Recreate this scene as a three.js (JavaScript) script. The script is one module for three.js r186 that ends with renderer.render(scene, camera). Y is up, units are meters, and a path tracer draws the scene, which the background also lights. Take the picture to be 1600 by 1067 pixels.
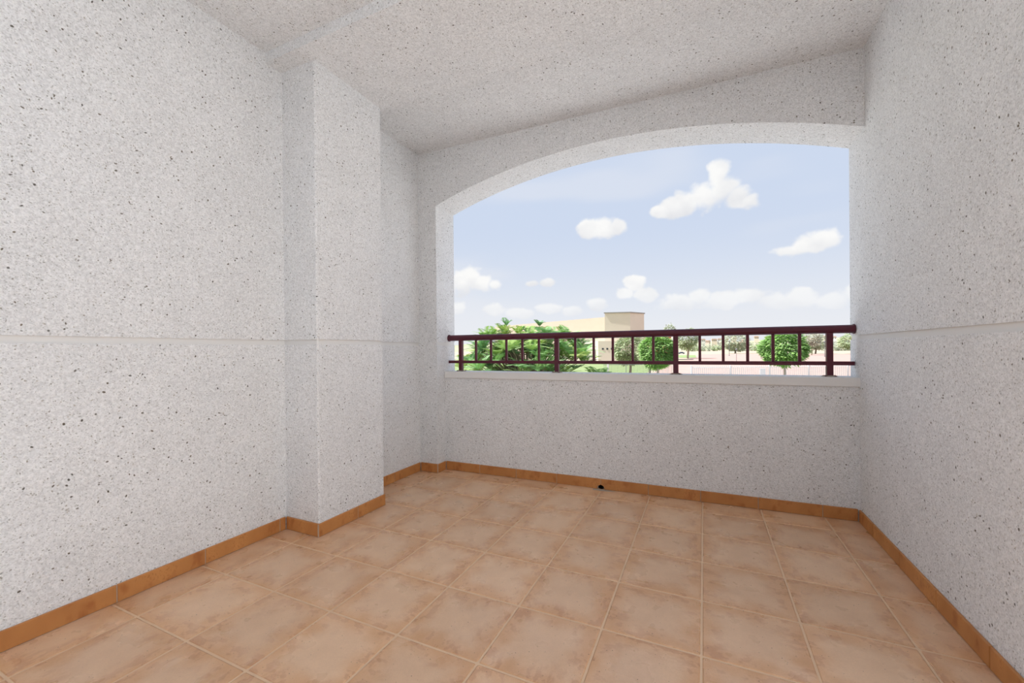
import * as THREE from 'three';
import { mergeGeometries, mergeVertices } from 'three/addons/utils/BufferGeometryUtils.js';

// ------------------------------------------------------------------ random, noise
function rng(seed) { let a = seed >>> 0; return () => { a = (a + 0x6D2B79F5) >>> 0; let t = a; t = Math.imul(t ^ (t >>> 15), t | 1); t ^= t + Math.imul(t ^ (t >>> 7), t | 61); return ((t ^ (t >>> 14)) >>> 0) / 4294967296; }; }
function hash2(x, y, s) { let h = Math.imul(x, 374761393) + Math.imul(y, 668265263) + Math.imul(s, 974711); h = Math.imul(h ^ (h >>> 13), 1274126177); return ((h ^ (h >>> 16)) >>> 0) / 4294967296; }
function vnoise(x, y, s, wx = 0, wy = 0) {                       // value noise, wraps after wx, wy cells when given
  let xi = Math.floor(x), yi = Math.floor(y); const fx = x - xi, fy = y - yi;
  const u = fx * fx * (3 - 2 * fx), v = fy * fy * (3 - 2 * fy);
  let x1 = xi + 1, y1 = yi + 1;
  if (wx) { xi = ((xi % wx) + wx) % wx; x1 = ((x1 % wx) + wx) % wx; }
  if (wy) { yi = ((yi % wy) + wy) % wy; y1 = ((y1 % wy) + wy) % wy; }
  const a = hash2(xi, yi, s), b = hash2(x1, yi, s), c = hash2(xi, y1, s), d = hash2(x1, y1, s);
  return a + (b - a) * u + (c - a) * v + (a - b - c + d) * u * v;
}
function fbm(x, y, s, oct, wx = 0, wy = 0) { let t = 0, a = 0.5, n = 0; for (let o = 0; o < oct; o++) { t += a * vnoise(x, y, s + o * 17, wx, wy); n += a; x *= 2; y *= 2; wx *= 2; wy *= 2; a *= 0.5; } return t / n; }
const clamp = (v, a = 0, b = 1) => Math.min(b, Math.max(a, v));
const smooth = (a, b, v) => { const t = clamp((v - a) / (b - a)); return t * t * (3 - 2 * t); };
const lin = (c) => (c <= 0.04045 ? c / 12.92 : ((c + 0.055) / 1.055) ** 2.4);

// ------------------------------------------------------------------ scene, camera, exposure
const scene = new THREE.Scene();
const renderer = new THREE.WebGLRenderer();
renderer.toneMapping = THREE.LinearToneMapping;
renderer.toneMappingExposure = 1.45;
renderer.shadowMap.enabled = true;
const camera = new THREE.PerspectiveCamera(2 * Math.atan(533.5 / 648.19) * 180 / Math.PI, 1600 / 1067, 0.05, 4000);
camera.position.set(0.0154, 1.0265, 2.8478);
camera.rotation.set(-0.0026, 0.4334, -0.0094, 'YXZ');
camera.setViewOffset(1600, 1067, 0, -14.3, 1600, 1067);

// ------------------------------------------------------------------ sky: pale blue air and fair-weather clouds all round
const SKY_W = 4096, SKY_H = 2048;
const cloudPuffs = [];                                            // azimuth, elevation, half width, half height (degrees), base elevation
function cloud(list, grow = 1) { for (const [a, e, rx, ry, b] of list) cloudPuffs.push([a, e, rx * grow, ry * grow, b]); }
cloud([[1.75, 20.3, 1.5, 2.0, 16.4], [2.1, 18.8, 2.5, 2.3, 16.4], [0.0, 18.4, 2.4, 2.2, 16.4], [-1.8, 17.9, 2.2, 1.8, 16.4], [-3.4, 17.5, 2.0, 1.5, 16.4], [3.6, 17.6, 2.0, 1.8, 16.4], [-4.6, 17.1, 1.5, 1.0, 16.4], [4.9, 17.0, 1.3, 1.0, 16.4]]);
cloud([[-14.0, 15.9, 1.7, 1.4, 14.6], [-12.3, 16.0, 2.0, 1.6, 14.6], [-10.6, 15.8, 1.6, 1.2, 14.6]]);
cloud([[11.9, 11.6, 1.7, 1.3, 10.3], [10.5, 11.2, 2.0, 1.2, 10.3], [8.8, 10.9, 1.7, 0.8, 10.3]]);
cloud([[-30.5, 10.0, 1.9, 1.9, 7.6], [-31.9, 9.2, 1.8, 1.9, 7.2], [-28.8, 9.2, 1.8, 1.3, 7.8], [-27.2, 9.0, 1.3, 0.9, 8.0], [-33.5, 8.8, 1.8, 1.8, 7.0]]);
cloud([[-21.9, 9.0, 1.2, 0.6, 8.5], [-20.0, 9.1, 1.4, 0.7, 8.5]]);
cloud([[-8.4, 8.5, 1.4, 1.1, 5.6], [-9.7, 7.3, 1.3, 0.9, 5.0], [-7.0, 7.0, 1.7, 1.0, 5.0], [-13.4, 6.0, 1.6, 1.0, 4.4], [-2.9, 5.7, 2.6, 1.5, 3.6], [-0.6, 6.5, 1.7, 1.1, 4.0], [2.2, 5.8, 2.4, 1.3, 3.6], [4.9, 6.2, 2.1, 1.3, 4.0], [7.5, 5.2, 2.4, 1.2, 3.4], [10.0, 5.4, 2.3, 1.3, 3.4], [12.9, 5.0, 2.2, 1.2, 3.2], [15.5, 5.2, 2.4, 1.3, 3.2], [-27.4, 5.4, 2.0, 1.0, 4.2], [-32.5, 5.6, 2.0, 1.1, 4.0], [-19.5, 5.6, 2.2, 0.9, 4.2], [-16.5, 5.2, 2.0, 0.9, 4.0], [-24, 5.0, 2.2, 0.8, 3.8]]);
{
  const r = rng(77);                                              // the same kind of clouds over the rest of the sky
  for (let k = 0; k < 46; k++) {
    const az = 32 + r() * 276, el = 9 + 34 * r() ** 1.3, n = 3 + Math.floor(r() * 4), size = 0.9 + r() * 0.9;
    for (let m = 0; m < n; m++) cloudPuffs.push([az + (m - n / 2) * 1.7 * size / Math.cos(el / 57.3) + (r() - .5), el + (r() - 0.35) * 1.2 * size, (1.3 + r()) * size, (0.8 + r() * 0.8) * size, el - 1.2 * size]);
  }
  for (let k = 0; k < 150; k++) { const az = 17 + k * 2.05, el = 4.6 + r() * 2.2; cloudPuffs.push([az, el, 1.6 + r() * 1.2, 0.8 + r() * 0.7, el - 1.6]); }
}
{
  const W = SKY_W, H = SKY_H, cov = new Float32Array(W * H), top = new Float32Array(W * H);
  for (const [az, el, rx, ry, base] of cloudPuffs) {
    const cr = Math.cos(el / 57.3), hx = rx * 1.7 / cr, y0 = Math.max(0, Math.floor((el - ry * 1.8 + 90) / 180 * H)), y1 = Math.min(H - 1, Math.ceil((el + ry * 1.8 + 90) / 180 * H));
    const xc = (Math.atan2(-Math.cos(az / 57.29578), Math.sin(az / 57.29578)) / (2 * Math.PI) + 0.5) * W, xs = Math.ceil(hx / 360 * W);
    for (let y = y0; y <= y1; y++) for (let dx = -xs; dx <= xs; dx++) {
      const x = ((Math.round(xc) + dx) % W + W) % W, e = (y + 0.5) / H * 180 - 90, a = (Math.round(xc) + dx - xc) / W * 360 * cr;
      let f = 1 - (a / rx) ** 2 - ((e - el) / ry) ** 2;
      f = Math.min(f, (e - base) * 1.6 + 0.25);
      const i = y * W + x; if (f > cov[i] || cov[i] === 0) { if (f > -1.6) { cov[i] = Math.max(cov[i] || -9, f); top[i] = Math.max(top[i], clamp((e - base) / (ry * 2))); } }
    }
  }
  const data = new Float32Array(W * H * 4), air = 0.735;
  for (let y = 0; y < H; y++) {
    const e = (y + 0.5) / H * 180 - 90;
    // clear air: whitish at the horizon, pale blue above
    const t = smooth(0, 17, e), t2 = smooth(14, 80, e);
    let br = 0.895 + (0.785 - 0.895) * t, bg = 0.905 + (0.832 - 0.905) * t, bb = 0.925 + (0.912 - 0.925) * t;
    br += (0.68 - 0.785) * t2; bg += (0.765 - 0.832) * t2; bb += (0.905 - 0.912) * t2;
    br = lin(br); bg = lin(bg); bb = lin(bb);
    for (let x = 0; x < W; x++) {
      const i = y * W + x, o = i * 4; let r = br, g = bg, b = bb;
      if (e > 0) {
        if (e < 60) {                                              // thin veil
          const v = fbm(x / 220, y / 60, 5, 3, 0, 0) ; const k = smooth(0.48, 0.75, v) * 0.35 * smooth(60, 20, e);
          r += (0.78 - r) * k; g += (0.79 - g) * k; b += (0.83 - b) * k;
        }
        if (cov[i] !== 0) {
          const n = 0.7 * fbm(x / 34, y / 24, 9, 6) + 0.3 * fbm(x / 11, y / 9, 19, 4), f = cov[i] + (n - 0.5) * 3.4 * (1 - 0.7 * clamp(cov[i]));
          const k = smooth(0.0, 0.7, f) * (e < 9 ? 0.4 + 0.52 * smooth(3, 9, e) : 0.96);
          const n2 = fbm(x / 34 + 40, y / 24, 31, 4), l = clamp(0.25 + 0.8 * top[i] + (n2 - 0.5) * 1.5);
          r += (0.735 + 0.185 * l - r) * k; g += (0.74 + 0.175 * l - g) * k; b += (0.765 + 0.135 * l - b) * k;
        }
      } else { r = 0.42; g = 0.38; b = 0.33; }
      data[o] = r * air; data[o + 1] = g * air; data[o + 2] = b * air; data[o + 3] = 1;
    }
  }
  const sky = new THREE.DataTexture(data, W, H, THREE.RGBAFormat, THREE.FloatType);
  sky.mapping = THREE.EquirectangularReflectionMapping; sky.colorSpace = THREE.LinearSRGBColorSpace; sky.magFilter = sky.minFilter = THREE.LinearFilter; sky.needsUpdate = true;
  scene.background = sky; scene.environment = sky;
}
// ------------------------------------------------------------------ sun, high and behind the terrace
const sun = new THREE.DirectionalLight(new THREE.Color().setRGB(1.0, 0.985, 0.965), 6.8);
sun.position.set(-88, 132, 36); sun.target.position.set(0, 0, 0);
sun.castShadow = true; sun.shadow.mapSize.set(2048, 2048); sun.shadow.radius = 1.5;
Object.assign(sun.shadow.camera, { left: -60, right: 60, top: 60, bottom: -60, near: 1, far: 320 });
scene.add(sun, sun.target);

// ------------------------------------------------------------------ helpers
const taken = {};
function numbered(name) { const n = taken[name] = (taken[name] ?? -1) + 1; return n ? name + '_' + String(n).padStart(3, '0') : name; }
function mesh(name, geo, mat, parent) { const m = new THREE.Mesh(geo, mat); m.name = name; m.castShadow = m.receiveShadow = true; parent.add(m); return m; }
function thing(name, label, category, pos = [0, 0, 0], group) { const g = new THREE.Group(); g.name = numbered(name); g.position.set(...pos); g.userData = { label, category }; if (group) g.userData.group = group; scene.add(g); return g; }
function structure(name, label, pos = [0, 0, 0]) { const g = new THREE.Group(); g.name = name; g.position.set(...pos); g.userData = { kind: 'structure', label, category: name.split('_')[0] }; scene.add(g); return g; }
function tag(o, label, category, group) { o.name = numbered(o.name); o.userData = { ...o.userData, label, category }; if (group) o.userData.group = group; return o; }
// uv in metres / size, laid flat on the plane each face looks along
function planarUV(geo, size = 2, ox = 0, oy = 0) {
  const g = geo.index ? geo.toNonIndexed() : geo, p = g.attributes.position, n = g.attributes.normal, uv = new Float32Array(p.count * 2);
  for (let i = 0; i < p.count; i++) {
    const k = Math.floor(i / 3) * 3, ax = Math.abs(n.getX(k)), ay = Math.abs(n.getY(k)), az = Math.abs(n.getZ(k)); let u, v;
    if (ay > ax && ay > az) { u = p.getX(i); v = p.getZ(i); } else if (ax > az) { u = p.getZ(i) + 0.37; v = p.getY(i); } else { u = p.getX(i) + 0.71; v = p.getY(i); }
    uv[2 * i] = u / size + ox; uv[2 * i + 1] = v / size + oy;
  }
  g.setAttribute('uv', new THREE.BufferAttribute(uv, 2)); return g;
}
function box(x0, x1, y0, y1, z0, z1) { const g = new THREE.BoxGeometry(x1 - x0, y1 - y0, z1 - z0); g.translate((x0 + x1) / 2, (y0 + y1) / 2, (z0 + z1) / 2); return g; }
// a box with chamfered edges, c wide
function cbox(x0, x1, y0, y1, z0, z1, c = 0.003) {
  const s = new THREE.Shape([[x0 + c, y0 + c], [x1 - c, y0 + c], [x1 - c, y1 - c], [x0 + c, y1 - c]].map((a) => new THREE.Vector2(...a)));
  const g = new THREE.ExtrudeGeometry(s, { depth: z1 - z0 - 2 * c, bevelEnabled: true, bevelSize: c, bevelThickness: c, bevelSegments: 1, steps: 1 });
  g.translate(0, 0, z0 + c); return g;
}
// upright prism over an outline in x, z
function prism(pts, y0, y1) {
  const g = new THREE.ExtrudeGeometry(new THREE.Shape(pts.map(([x, z]) => new THREE.Vector2(x, -z))), { depth: y1 - y0, bevelEnabled: false });
  g.rotateX(-Math.PI / 2); g.translate(0, y0, 0); return g;
}
function shapeXY(pts, depth, z1) { const g = new THREE.ExtrudeGeometry(new THREE.Shape(pts.map((a) => new THREE.Vector2(...a))), { depth, bevelEnabled: false }); g.translate(0, 0, z1 - depth); return g; }
const std = (o) => new THREE.MeshStandardMaterial(o);
const srgb = (r, g, b) => new THREE.Color().setRGB(lin(r / 255), lin(g / 255), lin(b / 255));
function dataTex(d, w, h, isColor) { const t = new THREE.DataTexture(d, w, h, THREE.RGBAFormat); t.wrapS = t.wrapT = THREE.RepeatWrapping; t.magFilter = THREE.LinearFilter; t.minFilter = THREE.LinearMipmapLinearFilter; t.generateMipmaps = true; if (isColor) t.colorSpace = THREE.SRGBColorSpace; t.needsUpdate = true; return t; }

// ------------------------------------------------------------------ white exposed-chip render: 2 m square of colour and relief
let renderMat, smoothRender;
{
  const N = 2048, col = new Float32Array(N * N * 3), hgt = new Float32Array(N * N), r = rng(11);
  for (let y = 0; y < N; y++) for (let x = 0; x < N; x++) {
    const i = y * N + x, a = vnoise(x / 4, y / 4, 1, 512, 512), b = vnoise(x / 8, y / 8, 2, 256, 256), c = fbm(x / 128, y / 128, 3, 3, 16, 16), w = vnoise(x / 2, y / 2, 6, 1024, 1024);
    const v = 239 + (a - 0.5) * 26 + (b - 0.5) * 16 + (c - 0.5) * 10 + (w - 0.5) * 18;
    col[3 * i] = v - 0.5; col[3 * i + 1] = v; col[3 * i + 2] = v; hgt[i] = 0.45 + (a - 0.5) * 0.5 + (b - 0.5) * 0.45 + (w - 0.5) * 0.2;
  }
  function chip(cx, cy, l, w, ang, tone, cr, cg, cb, dh) {
    const R = Math.ceil(l + 2), ca = Math.cos(ang), sa = Math.sin(ang);
    for (let dy = -R; dy <= R; dy++) for (let dx = -R; dx <= R; dx++) {
      const u = (dx * ca + dy * sa) / l, v = (-dx * sa + dy * ca) / w, d = u * u + v * v + (hash2((cx | 0) + dx, (cy | 0) + dy, 4) - 0.5) * 0.5;
      const k = smooth(1.25, 0.6, d) * tone; if (k <= 0) continue;
      const i = (((cy + dy) | 0) % N + N) % N * N + ((((cx + dx) | 0) % N) + N) % N;
      col[3 * i] += (cr - col[3 * i]) * k; col[3 * i + 1] += (cg - col[3 * i + 1]) * k; col[3 * i + 2] += (cb - col[3 * i + 2]) * k; hgt[i] += dh * k;
    }
  }
  for (let k = 0; k < 24000; k++) { const g = 178 + r() * 40; chip(r() * N, r() * N, 1.4 + r() * 2.2, 1.1 + r() * 1.0, r() * 3.14, 0.55 + r() * .3, g, g - 1, g - 4, -0.12); }
  for (let k = 0; k < 9000; k++) { const g = 246 + r() * 8; chip(r() * N, r() * N, 2 + r() * 3, 1.5 + r() * 1.6, r() * 3.14, 0.7, g, g, g - 2, 0.2); }
  for (let k = 0; k < 3000; k++) { const g = 128 + r() * 60, t = r() * 8; chip(r() * N, r() * N, 2.0 + r() * 2.6, 1.4 + r() * 1.4, r() * 3.14, 0.75, g + t, g, g - 4 - t, -0.15); }
  for (let k = 0; k < 420; k++) { const g = 66 + r() * 50, t = r() * 10; chip(r() * N, r() * N, 3.0 + r() * 2.8, 2.0 + r() * 2.0, r() * 3.14, 0.92, g + t, g, g - 4 - t, -0.1); }
  const cd = new Uint8Array(N * N * 4), hd = new Uint8Array(N * N * 4);
  for (let i = 0; i < N * N; i++) { for (let k = 0; k < 3; k++) cd[4 * i + k] = clamp(col[3 * i + k], 0, 255); cd[4 * i + 3] = 255; const h = clamp(hgt[i]) * 255; hd[4 * i] = hd[4 * i + 1] = hd[4 * i + 2] = h; hd[4 * i + 3] = 255; }
  renderMat = std({ map: dataTex(cd, N, N, true), bumpMap: dataTex(hd, N, N, false), bumpScale: 0.0022, roughness: 0.92 });
  smoothRender = std({ color: srgb(238, 237, 234), roughness: 0.9 });
}
// ------------------------------------------------------------------ rustic terracotta glaze: 16 different tiles in one sheet, 333 mm each
let tileMat, boardMat, groutMat, boardGrout;
{
  const N = 2048, T = 512, cd = new Uint8Array(N * N * 4), rd = new Uint8Array(1024 * 1024 * 4);
  for (let ty = 0; ty < 4; ty++) for (let tx = 0; tx < 4; tx++) {
    const s = 100 + ty * 40 + tx * 9, r = rng(s), tone = (r() - 0.5) * 10, ox = r() * 50, oy = r() * 50;
    for (let y = 0; y < T; y++) for (let x = 0; x < T; x++) {
      const u = x / T, v = y / T, e = Math.min(u, v, 1 - u, 1 - v);          // distance to the tile's edge, 0 to .5
      const n1 = fbm(u * 5 + ox, v * 5 + oy, s, 4), n2 = fbm(u * 13 + oy, v * 9 + ox, s + 3, 4), n3 = vnoise(u * 110, v * 110, s + 5), n4 = fbm(u * 34, v * 22 + ox, s + 8, 3);
      // pale wash brushed over the middle in cloudy patches, bare reddish glaze along the rims
      const wash = smooth(-0.06, 0.3, e + (n1 - 0.5) * 0.34 + (n2 - 0.5) * 0.12);
      const red = smooth(0.54, 0.68, n2 + (n4 - 0.5) * 0.35) * smooth(0.34, 0.02, e + (n1 - 0.5) * 0.22);
      let cr = 226 + (232 - 226) * wash, cg = 176 + (192 - 176) * wash, cb = 132 + (156 - 132) * wash;
      cr += (178 - cr) * red * 0.26; cg += (118 - cg) * red * 0.26; cb += (88 - cb) * red * 0.26;
      const g = (n3 - 0.5) * 6 + (n1 - 0.5) * 16 + tone; cr += g; cg += g; cb += g * 0.9;
      const o = ((ty * T + y) * N + tx * T + x) * 4; cd[o] = clamp(cr, 0, 255); cd[o + 1] = clamp(cg, 0, 255); cd[o + 2] = clamp(cb, 0, 255); cd[o + 3] = 255;
    }
    for (let k = 0; k < 34; k++) {                                             // small dark pits in the glaze
      const px = r() * T, py = r() * T, rad = 0.8 + r() * 1.6; for (let dy = -3; dy <= 3; dy++) for (let dx = -3; dx <= 3; dx++) { const X = (px + dx) | 0, Y = (py + dy) | 0; if (X < 2 || Y < 2 || X > T - 3 || Y > T - 3 || dx * dx + dy * dy > rad * rad) continue; const o = ((ty * T + Y) * N + tx * T + X) * 4; cd[o] *= 0.6; cd[o + 1] *= 0.55; cd[o + 2] *= 0.55; }
    }
  }
  for (let y = 0; y < 1024; y++) for (let x = 0; x < 1024; x++) { const v = 255 * clamp(0.36 + (fbm(x / 64, y / 64, 51, 4, 16, 16) - 0.5) * 0.4), o = (y * 1024 + x) * 4; rd[o] = rd[o + 1] = rd[o + 2] = v; rd[o + 3] = 255; }
  tileMat = std({ map: dataTex(cd, N, N, true), roughnessMap: dataTex(rd, 1024, 1024, false), roughness: 0.95 });
  groutMat = std({ color: srgb(234, 198, 162), roughness: 0.85 });
  boardGrout = std({ color: srgb(196, 176, 156), roughness: 0.9 });
  const bd = new Uint8Array(1024 * 512 * 4), r = rng(5);
  for (let y = 0; y < 512; y++) for (let x = 0; x < 1024; x++) {
    const n1 = fbm(x / 128, y / 128, 61, 4, 8, 4), n2 = fbm(x / 64, y / 48, 63, 4, 16, 10), red = smooth(0.55, 0.85, n2) * 0.6 + 0.5 * smooth(0.72, 0.8, vnoise(x / 5, y / 5, 65, 204, 102)) * smooth(0.5, 0.7, n1), o = (y * 1024 + x) * 4;
    bd[o] = clamp(202 + (n1 - 0.5) * 34 - red * 34, 0, 255); bd[o + 1] = clamp(138 + (n1 - 0.5) * 34 - red * 40, 0, 255); bd[o + 2] = clamp(78 + (n1 - 0.5) * 26 - red * 30, 0, 255); bd[o + 3] = 255;
  }
  boardMat = std({ map: dataTex(bd, 1024, 512, true), roughness: 0.5 });
}

// ------------------------------------------------------------------ terrace shell
const XL = -2.194, XR = 0.8396, HC = 2.695, HB = 2.639, ZB = 2.72, ZW = 2.7, ZR = 1.5;   // side walls, ceiling, beam, where the roof ends behind
const XV = -2.0152, ZF = -0.0436, TURN = 0.0162;                    // left jamb, front wall's inner face there, its slight turn
const G0 = 1.066, G1 = 1.094;                                       // the smooth joint strip round the walls
function bandedWall(g, x0, x1, z0, z1, inX0, inX1, inZ0, inZ1, top = HC + 0.12, ox = 0, oy = 0) {
  mesh('lower_render', planarUV(box(x0, x1, 0, G0, z0, z1), 2, ox, oy), renderMat, g);
  mesh('upper_render', planarUV(box(x0, x1, G1, top, z0, z1), 2, ox, oy), renderMat, g);
  mesh('joint_strip', box(x0 + inX0, x1 - inX1, G0, G1, z0 + inZ0, z1 - inZ1), smoothRender, g);
}
const wallLeft = structure('wall_left', 'white speckled render wall on the left with a smooth joint strip');
bandedWall(wallLeft, XL - 0.28, XL, -0.34, ZW, 0, 0.008, 0, 0);
const wallRight = structure('wall_right', 'white speckled render wall on the right, running out to the opening');
bandedWall(wallRight, XR, XR + 0.28, -0.37, ZR, 0.008, 0, 0, 0, HC + 0.12, 0.31, 0.13);
{ // square column standing out of the left wall, its two corners slightly eased
  const g = structure('wall_column', 'square rendered column standing out from the left wall'), c = 0.007, x1 = -1.9266, z0 = 0.6995, z1 = 1.2159;
  const out = (d) => [[XL - 0.05, z0 + d], [x1 - d - c, z0 + d], [x1 - d, z0 + d + c], [x1 - d, z1 - d - c], [x1 - d - c, z1 - d], [XL - 0.05, z1 - d]];
  mesh('lower_render', planarUV(prism(out(0), 0, G0), 2, 0.55, 0.2), renderMat, g);
  mesh('upper_render', planarUV(prism(out(0), G1, HB + 0.02), 2, 0.55, 0.2), renderMat, g);
  mesh('joint_strip', prism(out(0.008), G0, G1), smoothRender, g);
}
{ // front wall: jamb, segmental arch and parapet; its own axis x runs along the wall from the left jamb
  const g = structure('wall_front', 'rendered front wall with a wide arched opening over a parapet', [XV, 0, ZF]); g.rotation.y = TURN;
  const W = XR - XV + 0.012, spring = 2.2351, rise = 0.2498, half = 1.4536, R = (half * half + rise * rise) / (2 * rise), T = 0.278, xl = XL - XV - 0.02;
  const archY = (x) => spring + rise - R + Math.sqrt(R * R - (x - half) ** 2);
  mesh('lower_jamb', planarUV(box(xl, 0, 0, G0, -T, 0), 2, 0.1, 0.4), renderMat, g);
  mesh('upper_jamb', planarUV(box(xl, 0, G1, spring, -T, 0), 2, 0.1, 0.4), renderMat, g);
  mesh('jamb_band', planarUV(box(xl, -0.005, G0, G1, -T, 0), 2, 0.1, 0.4), renderMat, g);
  mesh('joint_strip', box(-0.02, -0.0035, G0, G1, -T + 0.004, -0.012), smoothRender, g);
  const pts = [[xl, HC + 0.12], [xl, spring], [0, spring]];
  for (let k = 1; k <= 64; k++) { const x = W * k / 64; pts.push([x, archY(x)]); }
  pts.push([W, HC + 0.12]);
  mesh('arch', planarUV(shapeXY(pts, T, 0), 2, 0.1, 0.4), renderMat, g);
  // parapet with the small rainwater outlet left open at its foot
  const hx = 1.34, hw = 0.021, par = [[0, 0], [hx - hw, 0]];
  for (let k = 0; k <= 8; k++) { const a = Math.PI * (1 - k / 8); par.push([hx + Math.cos(a) * hw, 0.012 + Math.sin(a) * 0.018]); }
  par.push([hx + hw, 0], [W, 0], [W, 0.789], [0, 0.789]);
  mesh('parapet', planarUV(shapeXY(par, 0.15, -0.1176), 2, 0.63, 0.77), renderMat, g);
}
{ // ceiling: two flat fields with a shallow beam between them
  const g = structure('ceiling', 'white speckled render ceiling with a shallow flat beam across');
  mesh('ceiling_field', planarUV(box(XL, XR, HC, HC + 0.2, 1.315, ZB), 2, 0.2, 0.3), renderMat, g);
  mesh('ceiling_field', planarUV(box(XL, XR, HC, HC + 0.2, -0.12, 0.675), 2, 0.2, 0.3), renderMat, g);
  mesh('beam', planarUV(box(XL, XR, HB, HC + 0.2, 0.675, 1.315), 2, 0.2, 0.3), renderMat, g);
}
// ------------------------------------------------------------------ floor tiles, each one laid
const TS = 1 / 3, FX0 = -2.3, FX1 = 0.95, FZ0 = -0.33, FZ1 = 2.5;
function tileGeometry(x0, x1, z0, z1, u0, u1, v0, v1, ex = [1, 1, 1, 1]) {       // pillowed top, rounded-off rim
  const xs = [x0, x0 + 0.004, x1 - 0.004, x1], zs = [z0, z0 + 0.004, z1 - 0.004, z1], P = [], U = [], I = [];
  for (let j = 0; j < 4; j++) for (let i = 0; i < 4; i++) {
    const rim = (i === 0 || i === 3 ? 1 : 0) + (j === 0 || j === 3 ? 1 : 0);
    P.push(xs[i], rim ? -0.0016 * rim : 0, zs[j]); U.push(u0 + (u1 - u0) * (xs[i] - x0) / (x1 - x0), v0 + (v1 - v0) * (zs[j] - z0) / (z1 - z0));
  }
  for (let j = 0; j < 3; j++) for (let i = 0; i < 3; i++) { const a = j * 4 + i; I.push(a, a + 4, a + 1, a + 1, a + 4, a + 5); }
  const ring = [0, 1, 2, 3, 7, 11, 15, 14, 13, 12, 8, 4], b = P.length / 3;
  for (const k of ring) { P.push(P[3 * k], -0.009, P[3 * k + 2]); U.push(U[2 * k], U[2 * k + 1]); }
  ring.forEach((k, m) => { const n = (m + 1) % ring.length; I.push(k, ring[n], b + m, ring[n], b + n, b + m); });
  const g = new THREE.BufferGeometry(); g.setAttribute('position', new THREE.Float32BufferAttribute(P, 3)); g.setAttribute('uv', new THREE.Float32BufferAttribute(U, 2)); g.setIndex(I); g.computeVertexNormals(); return g;
}
{
  const g = structure('floor', 'terrace floor of square terracotta tiles with pale wide joints');
  mesh('grout_bed', box(FX0, FX1, -0.16, -0.0022, FZ0, FZ1), groutMat, g);
  const full = [], gap = 0.0042, r = rng(21), in_ = 0.006;
  for (let v = 0; v < 16; v++) { const u0 = (v % 4) / 4, v0 = Math.floor(v / 4) / 4, d = 1 / 4; full.push(tileGeometry(-TS / 2 + gap, TS / 2 - gap, -TS / 2 + gap, TS / 2 - gap, u0 + in_ * d, u0 + d - in_ * d, v0 + in_ * d, v0 + d - in_ * d)); }
  let last = 0;
  for (let j = -1; j < 20; j++) for (let i = -7; i < 3; i++) {
    let v = Math.floor(r() * 16); if (v === last) v = (v + 5) % 16; last = v;
    const x0 = i * TS, x1 = x0 + TS, z0 = j * TS, z1 = z0 + TS, cx0 = Math.max(x0, FX0), cx1 = Math.min(x1, FX1), cz0 = Math.max(z0, FZ0), cz1 = Math.min(z1, FZ1);
    if (cx1 - cx0 < 0.05 || cz1 - cz0 < 0.05) continue;
    if (cx0 === x0 && cx1 === x1 && cz0 === z0 && cz1 === z1) {
      const m = mesh('tile', full[v], tileMat, g); m.position.set((x0 + x1) / 2, (r() - 0.5) * 0.0008, (z0 + z1) / 2); m.rotation.y = Math.floor(r() * 4) * Math.PI / 2;
    } else {
      const u0 = (v % 4) / 4, v0 = Math.floor(v / 4) / 4, f = (q, a) => a + clamp((q) / TS, in_, 1 - in_) / 4;
      mesh('tile', tileGeometry(cx0 + gap, cx1 - gap, cz0 + gap, cz1 - gap, f(cx0 - x0, u0), f(cx1 - x0, u0), f(cz0 - z0, v0), f(cz1 - z0, v0)), tileMat, g);
    }
  }
}
// ------------------------------------------------------------------ skirting tiles
const BH = 0.073, BT = 0.011, bevelCache = {};
function skirting(name, label, pos, turn, cuts, notch) {              // along own +x, facing own +z
  const g = structure(name, label, pos); g.rotation.y = turn; const r = rng(Math.round(cuts[0] * 1000 + cuts.length * 77 + pos[2] * 311));
  for (const [a, b] of notch ? [[cuts[0], notch - 0.022], [notch + 0.022, cuts[cuts.length - 1]]] : [[cuts[0], cuts[cuts.length - 1]]]) mesh('grout_line', box(a, b, 0.0005, BH - 0.002, 0, BT - 0.0035), boardGrout, g);
  if (notch) mesh('grout_line', box(notch - 0.022, notch + 0.022, 0.034, BH - 0.002, 0, BT - 0.0035), boardGrout, g);
  for (let k = 0; k + 1 < cuts.length; k++) {
    const a = cuts[k] + 0.002, b = cuts[k + 1] - 0.002; let geo;
    if (notch && (Math.abs(cuts[k] - notch) < 0.01 || Math.abs(cuts[k + 1] - notch) < 0.01)) {       // the two tiles nibbled round the water outlet
      const left = Math.abs(cuts[k + 1] - notch) < 0.01, c = 0.002, R = 0.024, pts = [];
      if (left) { pts.push([a, 0.002], [b - R, 0.002]); for (let q = 1; q <= 4; q++) pts.push([b - R * Math.cos(q * Math.PI / 8), 0.006 + 0.024 * Math.sin(q * Math.PI / 8)]); pts.push([b, BH], [a, BH]); }
      else { pts.push([b, 0.002], [b, BH], [a, BH]); for (let q = 4; q >= 1; q--) pts.push([a + R * Math.cos(q * Math.PI / 8), 0.006 + 0.024 * Math.sin(q * Math.PI / 8)]); pts.push([a + R, 0.002]); }
      geo = shapeXY(pts, BT - 0.0005, BT);
    } else geo = cbox(a, b, 0.002, BH, 0.0005, BT + (r() - 0.5) * 0.0012, 0.0018);
    mesh('skirting_tile', planarUV(geo, 0.72, r(), r()), boardMat, g);
  }
  return g;
}
const H = Math.PI / 2;
const steps = (a, b, first) => { const o = [a]; for (let q = first; q < b - 0.03; q += TS) if (q > a + 0.03) o.push(q); o.push(b); return o; };
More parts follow.
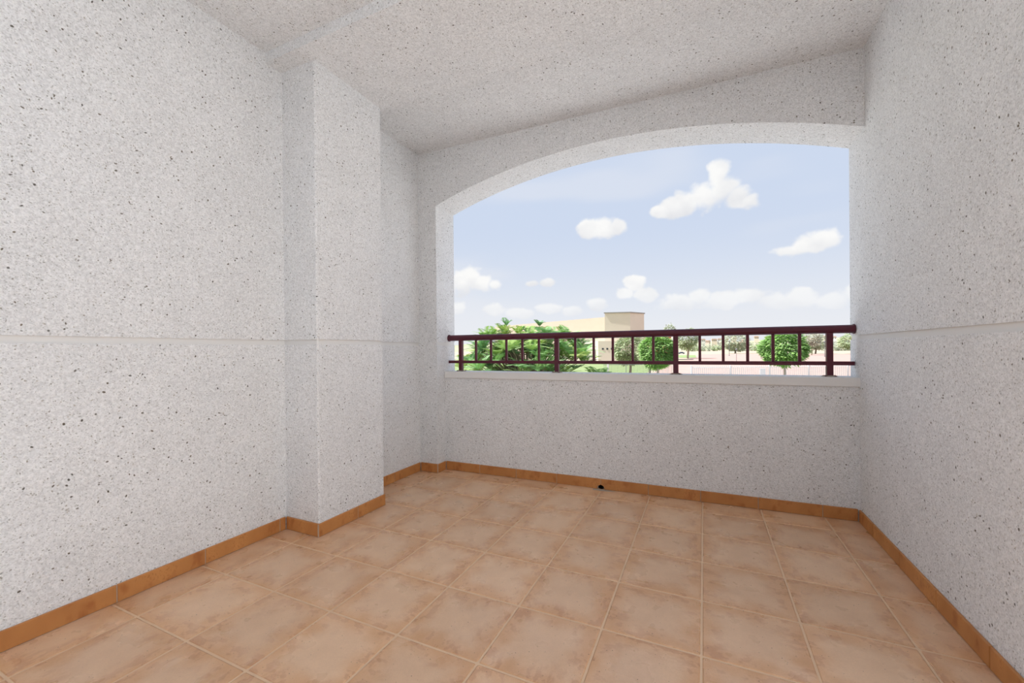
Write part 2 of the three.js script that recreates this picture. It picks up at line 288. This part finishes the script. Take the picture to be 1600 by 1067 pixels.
// own x of the left wall run = ZB - z
skirting('baseboard_left', 'terracotta skirting tiles along the near left wall', [XL, 0, ZW], H, [0, ZW - 1.987 - 2 * TS, ZW - 1.987 - TS, ZW - 1.987, ZW - 1.653, ZW - 1.263, ZW - 1.227]);
skirting('baseboard_column_front', 'terracotta skirting tile on the near face of the column', [XL + 0.011, 0, 1.2159], 0, [0, -1.9266 - XL - 0.011]);
skirting('baseboard_column_side', 'terracotta skirting tiles on the opening side of the column', [-1.9266, 0, 1.2159 + BT], H, [0, 1.2269 - 0.94, 1.2269 - 0.6995]);
skirting('baseboard_left_far', 'terracotta skirting tiles between the column and the jamb', [XL, 0, 0.6995], H, [0, 0.6995 - 0.63, 0.6995 - 0.297, 0.6995 + 0.03]);
skirting('baseboard_jamb_front', 'small terracotta skirting tile on the face of the jamb', [XV, 0, ZF], TURN, [XL - XV + 0.011, 0]);
skirting('baseboard_jamb_side', 'small terracotta skirting tile inside the jamb', [XV, 0, ZF + BT], H + TURN, [0, 0.1176]);
skirting('baseboard_front', 'terracotta skirting tiles along the foot of the parapet', [XV - 0.1176 * Math.sin(TURN), 0, ZF - 0.1176 * Math.cos(TURN)], TURN, [0.011, 0.337, 0.665, 1.003, 1.34, 1.672, 2.005, 2.338, 2.674, 2.845], 1.34);
skirting('baseboard_right', 'terracotta skirting tiles along the right wall', [XR, 0, -0.195], -H, steps(0, ZR + 0.195, 0.222));
// water outlet: a short black pipe through the parapet and a smear of cement round its mouth
{
  const t = thing('drain_outlet', 'small dark rainwater outlet at the foot of the parapet', 'drain', [XV + 1.34 - 0.12 * TURN, 0.0, ZF - 0.118 - 1.34 * TURN]); t.rotation.y = TURN;
  const s = new THREE.Shape(); s.absarc(0, 0.012, 0.0195, 0, Math.PI * 2); const h = new THREE.Path(); h.absarc(0, 0.012, 0.0165, 0, Math.PI * 2); s.holes.push(h);
  const g = new THREE.ExtrudeGeometry(s, { depth: 0.15, bevelEnabled: false, curveSegments: 20 }); g.translate(0, 0.0055, -0.146);
  const black = std({ color: srgb(22, 22, 24), roughness: 0.4 }); mesh('pipe', g, black, t);
  const lid = new THREE.CylinderGeometry(0.0175, 0.0175, 0.006, 20); lid.rotateX(H); lid.translate(0, 0.0175, -0.09); mesh('trap', lid, black, t);
  const c = new THREE.SphereGeometry(1, 20, 10, 0, Math.PI * 2, 0, Math.PI / 2), p = c.attributes.position;
  for (let i = 0; i < p.count; i++) { const x = p.getX(i), z = p.getZ(i), k = 0.8 + 0.5 * vnoise(Math.atan2(z, x) * 2 + 9, 3, 8); p.setXYZ(i, x * 0.06 * k + (x > 0 ? x * 0.05 : 0), p.getY(i) * 0.002, 0.03 + z * 0.016 * k); }
  c.computeVertexNormals(); mesh('cement_smear', c, std({ color: srgb(176, 166, 152), roughness: 0.95 }), t);
}
// ------------------------------------------------------------------ parapet sill
const frontPoint = (lx, off) => [XV + lx * Math.cos(TURN) - off * Math.sin(TURN), ZF - lx * Math.sin(TURN) - off * Math.cos(TURN)];
{
  const t = thing('parapet_sill', 'smooth pale grey stone sill capping the parapet', 'sill', [XV, 0.788, ZF]); t.rotation.y = TURN;
  mesh('sill_slab', cbox(0.002, XR - XV + 0.006, 0, 0.055, -0.305, -0.104, 0.004), std({ color: srgb(240, 239, 236), roughness: 0.7 }), t);
}
// ------------------------------------------------------------------ burgundy railing
{
  const [px, pz] = frontPoint(0, 0.1878), y0 = 0.8432, W = XR - XV;
  const t = thing('balcony_railing', 'glossy burgundy metal railing on the parapet sill', 'railing', [px, y0, pz]); t.rotation.y = TURN;
  const M = new THREE.MeshPhysicalMaterial({ color: srgb(82, 4, 32), roughness: 0.5, clearcoat: 0.15, clearcoatRoughness: 0.3 });
  const top = new THREE.CylinderGeometry(0.0255, 0.0255, W - 0.012, 28, 1); top.rotateZ(H); top.scale(1, 1, 1.15); top.translate(W / 2, 1.1315 - y0, 0);
  mesh('top_rail', top, M, t);
  for (const [x, w] of [[0.0035, 0.006], [W - 0.0035, 0.006]]) { const f = new THREE.CylinderGeometry(0.03, 0.03, w, 24); f.rotateZ(H); f.translate(x, 1.1315 - y0, 0); mesh('wall_flange', f, M, t); }
  mesh('bottom_rail', cbox(0.002, W - 0.002, 0.912 - y0, 0.936 - y0, -0.015, 0.015, 0.002), M, t);
  const cement = std({ color: srgb(168, 158, 146), roughness: 0.95 });
  const baluster = cbox(-0.0085, 0.0085, 0.9355 - y0, 1.112 - y0, -0.0085, 0.0085, 0.0012);
  const post = cbox(-0.0165, 0.0165, 0.005, 1.112 - y0, -0.0165, 0.0165, 0.002);
  const posts = [-1.894, -1.027, -0.16, 0.716].map((x) => x - XV);
  posts.forEach((x) => {
    const p = mesh('post', post, M, t); p.position.x = x;
    const pl = mesh('base_plate', cbox(-0.029, 0.029, 0, 0.007, -0.029, 0.029, 0.002), M, p); pl.userData.label = 'square burgundy foot plate';
    const m = new THREE.CylinderGeometry(0.032, 0.045, 0.008, 14); m.scale(1, 1, 0.9); m.translate(0, 0.0035, 0); mesh('cement_bed', m, cement, p);
    for (const [bx, bz] of [[-0.022, 0.022], [0.022, 0.022]]) { const b = new THREE.CylinderGeometry(0.0035, 0.0035, 0.004, 8); b.translate(bx, 0.009, bz); mesh('bolt', b, cement, p); }
  });
  for (let k = 0; k < 3; k++) { const a = posts[k], b = posts[k + 1], c = (a + b) / 2; for (let q = -2; q <= 2; q++) mesh('baluster', baluster, M, t).position.x = c + q * 0.1425; }
}
// ------------------------------------------------------------------ house wall behind; the terrace opens to the right in front of it
{
  const g = structure('wall_back', 'white rendered house wall behind the terrace');
  mesh('render', planarUV(box(XL - 0.28, XR + 0.6, 0, HC + 0.2, 3.7, 3.95)), renderMat, g);
}
{ // white house next door, in full sun, facing the terrace's open right side
  const g = structure('wall_neighbour', 'sunlit white rendered wall of the house next door');
  mesh('render', planarUV(box(5.0, 5.3, -3.2, 5.4, 0.4, 8.0)), renderMat, g);
  mesh('coping', cbox(4.92, 5.38, 5.4, 5.5, 0.32, 8.08, 0.01), smoothRender, g);
}
{ // grey paving of the open end, out in the sun
  const g = structure('floor_rear', 'grey stone paving at the house side of the terrace'), m = std({ color: srgb(150, 152, 154), roughness: 0.9 });
  mesh('mortar_bed', box(FX0, FX1 + 1.1, -0.16, -0.004, 2.5, 6.6), groutMat, g);
  for (let j = 0; j < 7; j++) for (let i = 0; i < 8; i++) mesh('paving_slab', cbox(FX0 + i * 0.541 + 0.003, FX0 + i * 0.541 + 0.538, -0.03, 0, 2.503 + j * 0.54, 3.037 + j * 0.54, 0.004), m, g);
}
{ // the storey below carries the terrace
  const g = structure('wall_below', 'rendered lower storey under the terrace');
  mesh('storey', planarUV(box(XL - 0.28, XR + 0.28, -3.2, -0.16, -0.37, 6.6)), renderMat, g);
}
// ------------------------------------------------------------------ outside: ground, school yard, fields
const GY = -3.2;
function noiseTex(N, fn) { const d = new Uint8Array(N * N * 4); for (let y = 0; y < N; y++) for (let x = 0; x < N; x++) { const c = fn(x, y), o = (y * N + x) * 4; d[o] = clamp(c[0], 0, 255); d[o + 1] = clamp(c[1], 0, 255); d[o + 2] = clamp(c[2], 0, 255); d[o + 3] = 255; } return dataTex(d, N, N, true); }
const groundTex = (r, g, b, amp, s) => noiseTex(256, (x, y) => { const n = (fbm(x / 32, y / 32, s, 4, 8, 8) - 0.5) * amp + (hash2(x, y, s) - 0.5) * amp * 0.3; return [r + n, g + n, b + n]; });
function flat(name, label, pts, y, map, size) {                        // a thick sheet of ground with an outline in x, z
  const g = planarUV(prism(pts, y - 0.3, y), size), m = mesh(name, g, std({ map, roughness: 0.95 }), scene); m.userData = { kind: 'structure', label, category: 'ground' }; return m;
}
flat('ground_plain', 'dry beige fields reaching to the hills', [[-900, 700], [900, 700], [900, -1500], [-900, -1500]], GY - 0.02, groundTex(168, 154, 134, 34, 71), 60);
flat('ground_paving', 'grey concrete paving round the house', [[-60, 60], [60, 60], [60, -34], [-60, -34]], GY - 0.01, groundTex(160, 160, 159, 18, 73), 4);
flat('ground_court', 'pinkish school yard surface behind the fence', [[-8, -70], [7, -34], [140, -34], [150, -260], [60, -300], [-2, -300]], GY, groundTex(168, 140, 130, 14, 75), 12);
flat('ground_lawn', 'green lawn in front of the pale hall', [[-110, -60], [-9, -60], [-9, -104], [-22, -118], [-110, -112]], GY + 0.005, groundTex(124, 140, 90, 40, 77), 5);
flat('ground_verge', 'strip of mown grass beside the yard', [[-15.5, -195], [-3, -195], [-4.5, -262], [-19, -262]], GY + 0.01, groundTex(124, 144, 90, 40, 79), 5);
{ // low hills behind the town
  const g = new THREE.PlaneGeometry(1700, 520, 90, 24); g.rotateX(-Math.PI / 2); const p = g.attributes.position;
  for (let i = 0; i < p.count; i++) { const x = p.getX(i), z = p.getZ(i), t = clamp((260 - z) / 520); p.setY(i, (smooth(0, 1, t) * 26 * (0.75 + 0.5 * fbm(x / 220 + 9, z / 260 + 4, 81, 3))) - (t < 0.02 ? 0.6 : 0)); }
  g.computeVertexNormals(); const m = mesh('ground_hills', planarUV(g, 160), std({ map: groundTex(150, 152, 122, 46, 83), roughness: 1 }), scene); m.position.set(60, GY, -1150); m.userData = { kind: 'structure', label: 'low hazy hills with a town on them', category: 'hills' };
}
// ------------------------------------------------------------------ leaves
function Leaves() { const P = [], C = [], N = []; return {
  tri(a, b, c, col) { const n = b.clone().sub(a).cross(c.clone().sub(a)).normalize(); for (const v of [a, b, c]) { P.push(v.x, v.y, v.z); C.push(col.r, col.g, col.b); N.push(n.x, n.y, n.z); } },
  leaf(at, dir, side, len, wid, col) { const tip = at.clone().addScaledVector(dir, len), up = dir.clone().cross(side).normalize(), m = at.clone().addScaledVector(dir, len * 0.45).addScaledVector(up, -wid * 0.22), l = m.clone().addScaledVector(side, wid / 2).addScaledVector(up, wid * 0.3), r = m.clone().addScaledVector(side, -wid / 2).addScaledVector(up, wid * 0.3); this.tri(at, l, tip, col); this.tri(at, tip, r, col); },
  geo() { const g = new THREE.BufferGeometry(); g.setAttribute('position', new THREE.Float32BufferAttribute(P, 3)); g.setAttribute('normal', new THREE.Float32BufferAttribute(N, 3)); g.setAttribute('color', new THREE.Float32BufferAttribute(C, 3)); return g; } }; }
const leafMat = new THREE.MeshPhysicalMaterial({ vertexColors: true, roughness: 0.75, transmission: 0.35, thickness: 0, side: THREE.DoubleSide });
const bark = std({ color: srgb(128, 112, 96), roughness: 0.95 }), barkPale = std({ color: srgb(168, 156, 142), roughness: 0.95 });
function limb(pts, r0, r1, seg = 10, rad = 8) { const c = new THREE.CatmullRomCurve3(pts.map((p) => new THREE.Vector3(...p))), g = new THREE.TubeGeometry(c, seg, 1, rad, false), p = g.attributes.position; for (let i = 0; i < p.count; i++) { const k = Math.floor(i / (rad + 1)) / seg, q = c.getPointAt(Math.min(1, k)), r = r0 + (r1 - r0) * k; p.setXYZ(i, q.x + (p.getX(i) - q.x) * r, q.y + (p.getY(i) - q.y) * r, q.z + (p.getZ(i) - q.z) * r); } g.computeVertexNormals(); return g; }
function tint(r, base, spread) { const k = 1 + (r() - 0.5) * spread, y = (r() - 0.5) * 0.16; return new THREE.Color().setRGB(base[0] * (k + y), base[1] * k, base[2] * (k - y)); }
// rounded broad-leaved tree: stands at y = ground, crown of overlapping drooping leaves
function roundTree(name, label, [x, z], crown, o, group) {
  const { rx, ry, cy, n, len, wid, col, seed, lump = 0.25, trunk = 0.09, pale } = { n: 1800, len: 0.3, wid: 0.12, ...o };
  const t = thing(name, label, 'tree', [x, GY, z], group), r = rng(seed), L = Leaves(), h = cy - GY;
  for (let k = 0; k < n; k++) {
    const th = r() * Math.PI * 2, u = r() * 2 - 1, s = Math.sqrt(1 - u * u), rr = (0.55 + 0.5 * Math.cbrt(r())) * (1 + (fbm(th * 1.6 + seed, u * 2.2 + 5, seed, 3) - 0.5) * lump * 2.4);
    const at = new THREE.Vector3(Math.cos(th) * s * rx * rr, h + u * ry * rr * (u < 0 ? 0.9 : 1), Math.sin(th) * s * rx * rr);
    const dir = new THREE.Vector3(Math.cos(th) * (s + 0.3) + (r() - .5) * 0.9, u * 0.5 - 0.35 + (r() - .5) * 0.8, Math.sin(th) * (s + 0.3) + (r() - .5) * 0.9).normalize();
    const side = dir.clone().cross(new THREE.Vector3(r() - .5, 1.2, r() - .5)).normalize();
    L.leaf(at, dir, side, len * (0.7 + 0.6 * r()), wid * (0.7 + 0.6 * r()), tint(r, col, 0.5));
  }
  mesh('foliage', L.geo(), leafMat, t).userData.kind = 'stuff';
  const b = [limb([[0, 0, 0], [trunk * 0.6, h * 0.4, 0], [0, h - ry * 0.3, trunk * 0.3]], trunk, trunk * 0.6)];
  for (let k = 0; k < 5; k++) { const a = k * 1.26 + r(); b.push(limb([[0, h - ry * 1.05, 0], [Math.cos(a) * rx * 0.3, h - ry * 0.4, Math.sin(a) * rx * 0.3], [Math.cos(a) * rx * 0.55, h + ry * 0.2, Math.sin(a) * rx * 0.55]], trunk * 0.45, trunk * 0.15, 6, 6)); }
  mesh('trunk', mergeGeometries(b), pale ? barkPale : bark, t); return t;
}
{ // big feathery tree close to the terrace: shoots of arching pinnate fronds
  const t = thing('feathery_tree', 'large feathery green tree with arching fronds behind the left railing bay', 'tree', [-5.1, GY, -9.4]), r = rng(401), L = Leaves(), wood = [], up = new THREE.Vector3(0, 1, 0);
  const shoots = [];
  const tops = [[-0.62, 5.0, 0.25], [0.30, 4.97, -0.3], [-1.35, 4.62, 0.5], [1.05, 4.62, -0.5], [-0.15, 4.72, 0.4], [-0.95, 4.72, -0.3], [0.65, 4.55, 0.3], [-0.32, 4.8, -0.2], [0.02, 4.74, 0.1], [-0.85, 4.84, 0.1], [0.55, 4.72, -0.1], [-1.7, 4.3, 0.2], [1.5, 4.25, -0.2]];
  for (const q of tops) shoots.push(q);
  for (const [x, y, z] of tops) for (let w = 1; w < 5; w++) shoots.push([x + (r() - .5) * 0.1, y - 0.16 * w, z + (r() - .5) * 0.1, 1]);
  for (let k = 0; k < 190; k++) { const a = r() * 6.283, rad = Math.sqrt(r()), y = 2.2 + r() * 2.4, w = 2.3 * Math.sqrt(clamp(1 - ((y - 3.1) / 1.8) ** 2, 0.06)); shoots.push([Math.cos(a) * rad * w * 1.02, y, Math.sin(a) * rad * w * 0.8]); }
  const cols = [[0.30, 0.46, 0.10], [0.20, 0.40, 0.10], [0.15, 0.32, 0.12], [0.38, 0.50, 0.10]];
  shoots.forEach(([x, y, z, stem], si) => {
    const n = si < tops.length ? 12 : 11, rad = Math.hypot(x, z), out = new THREE.Vector3(x, 0.5 * rad + 0.5, z).normalize(), base = new THREE.Vector3(x, y, z), col = cols[Math.floor(r() * 4)];
    wood.push(limb([[0, Math.min(2.3, y - 0.5), 0], [x * 0.5, y * 0.8 + 0.25, z * 0.5], [x, y, z]], 0.03, 0.008, 6, 5));
    for (let f = 0; f < n; f++) {
      const a = f / n * 6.283 + r() * 0.5, lift = (si < tops.length ? 1.5 : stem ? 0.55 : 0.35) + r() * 0.5, d = new THREE.Vector3(Math.cos(a), lift, Math.sin(a)).add(out.clone().multiplyScalar(si < tops.length || stem ? 0.15 : 0.7)).normalize();
      const len = (si < tops.length ? 0.36 : stem ? 0.46 : 0.66) * (0.75 + 0.5 * r()), drop = 0.5 + r() * 0.5, side = d.clone().cross(up).normalize(), N = 18, c = tint(r, col, 0.5), pts = [];
      for (let k = 0; k <= N; k++) { const s = k / N; pts.push(base.clone().addScaledVector(d, len * s).addScaledVector(up, -drop * len * s * s * 0.55)); }
      for (let k = 1; k < N; k++) {
        const fw = pts[k + 1].clone().sub(pts[k - 1]).normalize(), nrm = side.clone().cross(fw).normalize(), ll = len * 0.27 * Math.sin(Math.PI * (0.12 + 0.84 * k / N)) + 0.012;
        for (const sg of [-1, 1]) { const ld = side.clone().multiplyScalar(sg).addScaledVector(fw, 0.75).addScaledVector(up, -0.12).normalize(); L.leaf(pts[k], ld, fw, ll, len * 0.036, c); }
      }
      const w = 0.005; for (let k = 0; k < N; k++) { const A = pts[k].clone().addScaledVector(side, w), B = pts[k].clone().addScaledVector(side, -w); L.tri(A, B, pts[k + 1], c); }
    }
  });
  mesh('foliage', L.geo(), leafMat, t).userData.kind = 'stuff';
  mesh('branches', mergeGeometries(wood), bark, t); mesh('trunk', limb([[0, 0, 0], [0.08, 1.2, 0.05], [0, 2.5, 0]], 0.16, 0.09, 10, 10), bark, t);
}
const GREEN = [0.26, 0.46, 0.10], OLIVE = [0.38, 0.46, 0.24], DULL = [0.46, 0.50, 0.36];
roundTree('street_tree', 'round bright green tree left of the third railing post', [-2.64, -24.6], 0, { rx: 0.98, ry: 1.0, cy: 0.79, n: 6500, len: 0.25, wid: 0.1, col: GREEN, seed: 501, pale: true });
roundTree('street_tree', 'round bright green tree with a thin pale trunk behind the fence sign', [4.22, -25.6], 0, { rx: 1.08, ry: 0.86, cy: 0.9, n: 6500, len: 0.25, wid: 0.1, col: GREEN, seed: 517, pale: true });
roundTree('olive_tree', 'greyish olive-green tree in front of the beige hall', [-9.75, -58.8], 0, { rx: 2.15, ry: 2.0, cy: 0.75, n: 5200, len: 0.42, wid: 0.18, col: OLIVE, seed: 531, trunk: 0.18 });
roundTree('olive_tree', 'small grey-green tree just behind the round tree', [-6.3, -52.0], 0, { rx: 1.3, ry: 1.7, cy: 0.6, n: 1600, len: 0.36, wid: 0.15, col: OLIVE, seed: 533, trunk: 0.14 });
roundTree('yard_tree', 'leafy tree with a bare trunk on the yard verge', [-5.9, -176], 0, { rx: 3.6, ry: 4.0, cy: 4.6, n: 2200, len: 0.9, wid: 0.4, col: OLIVE, seed: 541, trunk: 0.4, pale: true });
roundTree('yard_tree', 'tall tree whose tip shows above the handrail', [-13.2, -186], 0, { rx: 2.3, ry: 3.6, cy: 7.3, n: 1700, len: 0.8, wid: 0.36, col: DULL, seed: 545, trunk: 0.3 });
roundTree('yard_tree', 'grey-green tree across the yard beside two lamp posts', [20, -330], 0, { rx: 8.2, ry: 6.0, cy: 5.0, n: 2000, len: 1.7, wid: 0.8, col: DULL, seed: 551, trunk: 0.5 });
roundTree('yard_tree', 'thin lollipop tree right of the round green tree', [48.6, -247], 0, { rx: 3.4, ry: 3.2, cy: 4.6, n: 1100, len: 1.0, wid: 0.5, col: [0.46, 0.45, 0.36], seed: 555, trunk: 0.25 });
roundTree('yard_tree', 'broad grey-green tree left of the last railing post', [60, -296], 0, { rx: 5.5, ry: 4.6, cy: 4.2, n: 1900, len: 1.3, wid: 0.6, col: DULL, seed: 559, trunk: 0.45 });
roundTree('yard_tree', 'spreading green tree seen right of the last railing post', [77, -288], 0, { rx: 7.0, ry: 4.8, cy: 3.8, n: 2000, len: 1.4, wid: 0.7, col: OLIVE, seed: 563, trunk: 0.45 });
// hedge line of bushes along the far side of the yard
{
  const r = rng(611);
  for (let k = 0; k < 22; k++) { const x = -14 + k * 14.2 + r() * 3, z = -560 - (k % 3) * 26 + k * 6; roundTree('field_bush', 'rounded bush in the far hedge line beyond the yard', [x, z], 0, { rx: 5 + r() * 3, ry: 2.6 + r() * 1.6, cy: GY + 3.4, n: 420, len: 2.2, wid: 1.1, col: r() < 0.4 ? OLIVE : DULL, seed: 620 + k, trunk: 0.4 }, 'bushes of the far hedge line'); }
}
// ------------------------------------------------------------------ beige hall
const hallMat = std({ map: groundTex(180, 165, 148, 8, 91), roughness: 0.9 }), cubeMat = std({ map: groundTex(216, 205, 188, 8, 93), roughness: 0.9 }), darkGlass = std({ color: srgb(52, 58, 66), roughness: 0.25 }), trimGrey = std({ color: srgb(150, 146, 140), roughness: 0.8 }), brickRed = std({ map: groundTex(190, 104, 84, 20, 95), roughness: 0.9 }), whiteWall = std({ color: srgb(214, 212, 206), roughness: 0.9 });
{
  const t = thing('sports_hall', 'large beige windowless hall with a taller flat-roofed block', 'building', [-20.9, GY, -130.8]);
  const K = [0, 0], Lc = [-7.5, 2.2], Rc = [3.4, -6.2], B = [-4.1, -4.0], e = [-36.0, -14.0], e2 = [-62, -28];
  mesh('tower_block', planarUV(prism([Lc, K, Rc, B], 0, 15.35), 20), cubeMat, t);
  mesh('coping', prism([[Lc[0] - .2, Lc[1] + .3], [.2, .3], [Rc[0] + .3, Rc[1] - .1], [B[0], B[1] - .2]], 15.35, 15.7), trimGrey, t);
  mesh('hall_block', planarUV(prism([[e2[0], e2[1]], [e[0], e[1]], [-7.4, 1.2], [-6, -9], [-55, -60]], 0, 14.3), 20), hallMat, t);
  mesh('ground_floor', planarUV(prism([[e[0], e[1] + 4], [-9, 5.2], [-1, 3.0], [-1, 0.4], [-7.4, 1.2], [e[0], e[1]]], 0, 6.6), 20), cubeMat, t);
  for (let k = 0; k < 4; k++) { const w = mesh('window', cbox(-0.28, 0.28, 3.9, 4.45, -0.06, 0.08, 0.01), darkGlass, t); w.position.set(-7.6 + k * 1.3 - 1.2 * 0, 0, 4.92 - k * 0.36 - 0.1); w.rotation.y = 0.27; }
  const d = mesh('door', cbox(-0.9, 0.9, 0, 5.0, -0.05, 0.09, 0.02), std({ color: srgb(196, 186, 172), roughness: 0.8 }), t); d.position.set(-11.5, 0, 4.6); d.rotation.y = -0.43; mesh('door_frame', mergeGeometries([box(-1.02, -0.88, 0, 5.12, -0.05, 0.13), box(0.88, 1.02, 0, 5.12, -0.05, 0.13), box(-1.02, 1.02, 5.0, 5.12, -0.05, 0.13)]), trimGrey, d);
  mesh('downpipe', box(-14.6, -14.45, 0, 6.5, 3.1, 3.3), trimGrey, t);
}
{
  const t = thing('brick_wing', 'low red-brick wing right of the beige hall', 'building', [-15.6, GY, -160]);
  mesh('wall', planarUV(box(-6.4, 5.0, 0, 9.0, -6, 4), 6), brickRed, t); mesh('roof_edge', cbox(-6.8, 5.4, 9.0, 9.9, -6.4, 4.4, 0.05), std({ color: srgb(176, 120, 112), roughness: 0.8 }), t);
  mesh('end_pier', box(5.0, 6.4, 0, 8.6, -6, 4.2), whiteWall, t);
}
// ------------------------------------------------------------------ fences
{
  const a = [-0.9, -33.1], b = [13.5, -39.7], len = Math.hypot(b[0] - a[0], b[1] - a[1]), turn = -Math.atan2(b[1] - a[1], b[0] - a[0]);
  const t = thing('picket_fence', 'tall white picket fence along the pink school yard', 'fence', [a[0], GY, a[1]]); t.rotation.y = turn;
  const W = std({ color: srgb(226, 224, 220), roughness: 0.6 }), top = 2.78;
  for (const y of [0.25, top - 0.16]) mesh('rail', cbox(0, len, y, y + 0.05, -0.025, 0.025, 0.004), W, t);
  const pk = []; for (let x = 0.1; x < len; x += 0.155) pk.push(box(x - 0.018, x + 0.018, 0.08, top, -0.012, 0.012));
  mesh('pickets', mergeGeometries(pk), W, t).userData.kind = 'stuff';
  for (let x = 0; x <= len; x += 3.1) mesh('post', cbox(x - 0.04, x + 0.04, 0, top + 0.05, -0.04, 0.04, 0.005), W, t);
  // small notice board hung on the fence
  const s = thing('notice_board', 'small white board hung on the picket fence', 'sign', [4.22, GY + 2.05, -35.42]); s.rotation.y = turn;
  mesh('panel', cbox(-0.24, 0.24, 0, 0.5, 0.03, 0.05, 0.006), std({ color: srgb(232, 230, 226), roughness: 0.6 }), s); for (const x of [-0.145, 0.145]) mesh('bracket', box(x - 0.015, x + 0.015, 0.42, 0.46, -0.012, 0.032), trimGrey, s);
}
{
  const a = [-11.6, -42.9], b = [-2.6, -46.4], len = Math.hypot(b[0] - a[0], b[1] - a[1]), t = thing('bar_fence', 'grey-green bar fence along the lawn below the round tree', 'fence', [a[0], GY, a[1]]); t.rotation.y = -Math.atan2(b[1] - a[1], b[0] - a[0]);
  const G = std({ color: srgb(128, 138, 130), roughness: 0.6 }), pk = []; for (let x = 1.6; x < len; x += 0.16) pk.push(box(x - 0.014, x + 0.014, 0.1, 2.5, -0.012, 0.012));
  mesh('bars', mergeGeometries(pk), G, t).userData.kind = 'stuff'; for (const y of [0.2, 2.4]) mesh('rail', cbox(1.5, len, y, y + 0.05, -0.02, 0.02, 0.004), G, t);
  for (let x = 4.0; x <= len; x += 2.6) mesh('post', cbox(x - 0.04, x + 0.04, 0, 2.6, -0.04, 0.04, 0.005), G, t);
  mesh('gate_post', cbox(1.95, 2.12, 0, 2.75, -0.08, 0.08, 0.01), std({ color: srgb(228, 226, 222), roughness: 0.7 }), t).userData.label = 'thicker white gate post';
}
// ------------------------------------------------------------------ lamp posts in the yard and a parked car
{
  const metal = std({ color: srgb(120, 122, 124), roughness: 0.5, metalness: 0.3 });
  const lampPost = (label, x, z, h, r) => { const t = thing('lamp_post', label, 'lamp post', [x, GY, z]); const c = new THREE.CylinderGeometry(r * 0.6, r, h, 10); c.translate(0, h / 2, 0); mesh('pole', c, metal, t); const l = new THREE.LatheGeometry([[0, 0], [r * 3, 0.05], [r * 3.4, r * 3], [r * 1.5, r * 5], [0, r * 5.4]].map((p) => new THREE.Vector2(...p)), 12); l.translate(0, h, 0); mesh('lantern', l, metal, t); const b = new THREE.CylinderGeometry(r * 1.8, r * 2, 0.3, 10); b.translate(0, 0.15, 0); mesh('base', b, metal, t); };
  lampPost('grey lamp post in front of the grey-green yard tree', 11.6, -234, 7.2, 0.13);
  lampPost('nearest lamp post, standing alone in the pink yard', 7.2, -112, 3.6, 0.07);
  lampPost('lamp post just right of the third railing post', -9.2, -170, 6.2, 0.12);
  lampPost('lamp post left of the round tree behind the fence sign', 19.5, -178, 4.4, 0.1);
  lampPost('lamp post beside the thin lollipop tree', 45.5, -208, 6.0, 0.12);
  lampPost('lamp post close to the last railing post', 50.5, -222, 7.0, 0.13);
  const c = thing('parked_car', 'small blue-grey car parked beyond the verge', 'car', [-14.6, GY, -318]); c.rotation.y = 0.25;
  const prof = [[-2.1, 0.3], [-2.1, 0.85], [-1.5, 0.95], [-0.9, 1.45], [0.8, 1.45], [1.4, 0.95], [2.1, 0.82], [2.1, 0.3]];
  mesh('body', shapeXY(prof, 1.7, 0.85), std({ color: srgb(92, 108, 128), roughness: 0.3, metalness: 0.2 }), c); mesh('window', shapeXY([[-1.25, 0.98], [-0.8, 1.36], [0.72, 1.36], [1.15, 0.98]], 1.74, 0.87), darkGlass, c);
  for (const x of [-1.35, 1.35]) for (const z of [-0.75, 0.75]) { const w = new THREE.CylinderGeometry(0.32, 0.32, 0.22, 16); w.rotateX(H); w.translate(x, 0.32, z); mesh('wheel', w, std({ color: srgb(30, 30, 32), roughness: 0.8 }), c); }
}
// ------------------------------------------------------------------ town on the slope far behind
{
  const r = rng(701), roof = std({ color: srgb(188, 158, 140), roughness: 0.9 }), walls = [whiteWall, std({ color: srgb(206, 192, 172), roughness: 0.9 }), std({ color: srgb(196, 176, 160), roughness: 0.9 })];
  for (let k = 0; k < 26; k++) {
    const x = -6 + k * 12.6 + r() * 4, z = -960 - (k % 2) * 40 - r() * 60, w = 7 + r() * 6, h = 5 + r() * 6, d = 9, t = thing('town_house', 'tiny pale house in the distant town on the hillside', 'house', [x, GY + 6 + r() * 10, z], 'houses of the distant town'); t.rotation.y = (r() - .5) * 0.8;
    mesh('wall', box(-w / 2, w / 2, -9, h, -d / 2, d / 2), walls[Math.floor(r() * 3)], t);
    const rf = shapeXY([[-w / 2 - .5, h], [w / 2 + .5, h], [w / 2 - 1, h + 2.2], [-w / 2 + 1, h + 2.2]], d + 1, d / 2 + .5); mesh('roof', rf, roof, t);
    for (let q = 0; q < 3; q++) mesh('window', box(-w / 2 + w * (q + 0.6) / 3.4, -w / 2 + w * (q + 0.6) / 3.4 + 1.3, h - 3, h - 1.2, d / 2 - 0.1, d / 2 + 0.08), darkGlass, t);
  }
  for (let k = 0; k < 24; k++) { const x = -20 + k * 15 + r() * 4, z = -860 - (k % 3) * 26; roundTree('town_tree', 'tiny tree among the houses of the distant town', [x, z], 0, { rx: 5 + r() * 3, ry: 4 + r() * 2.5, cy: GY + 6 + r() * 3, n: 260, len: 3, wid: 1.6, col: DULL, seed: 730 + k, trunk: 0.6 }, 'trees of the distant town'); }
}
renderer.render(scene, camera);
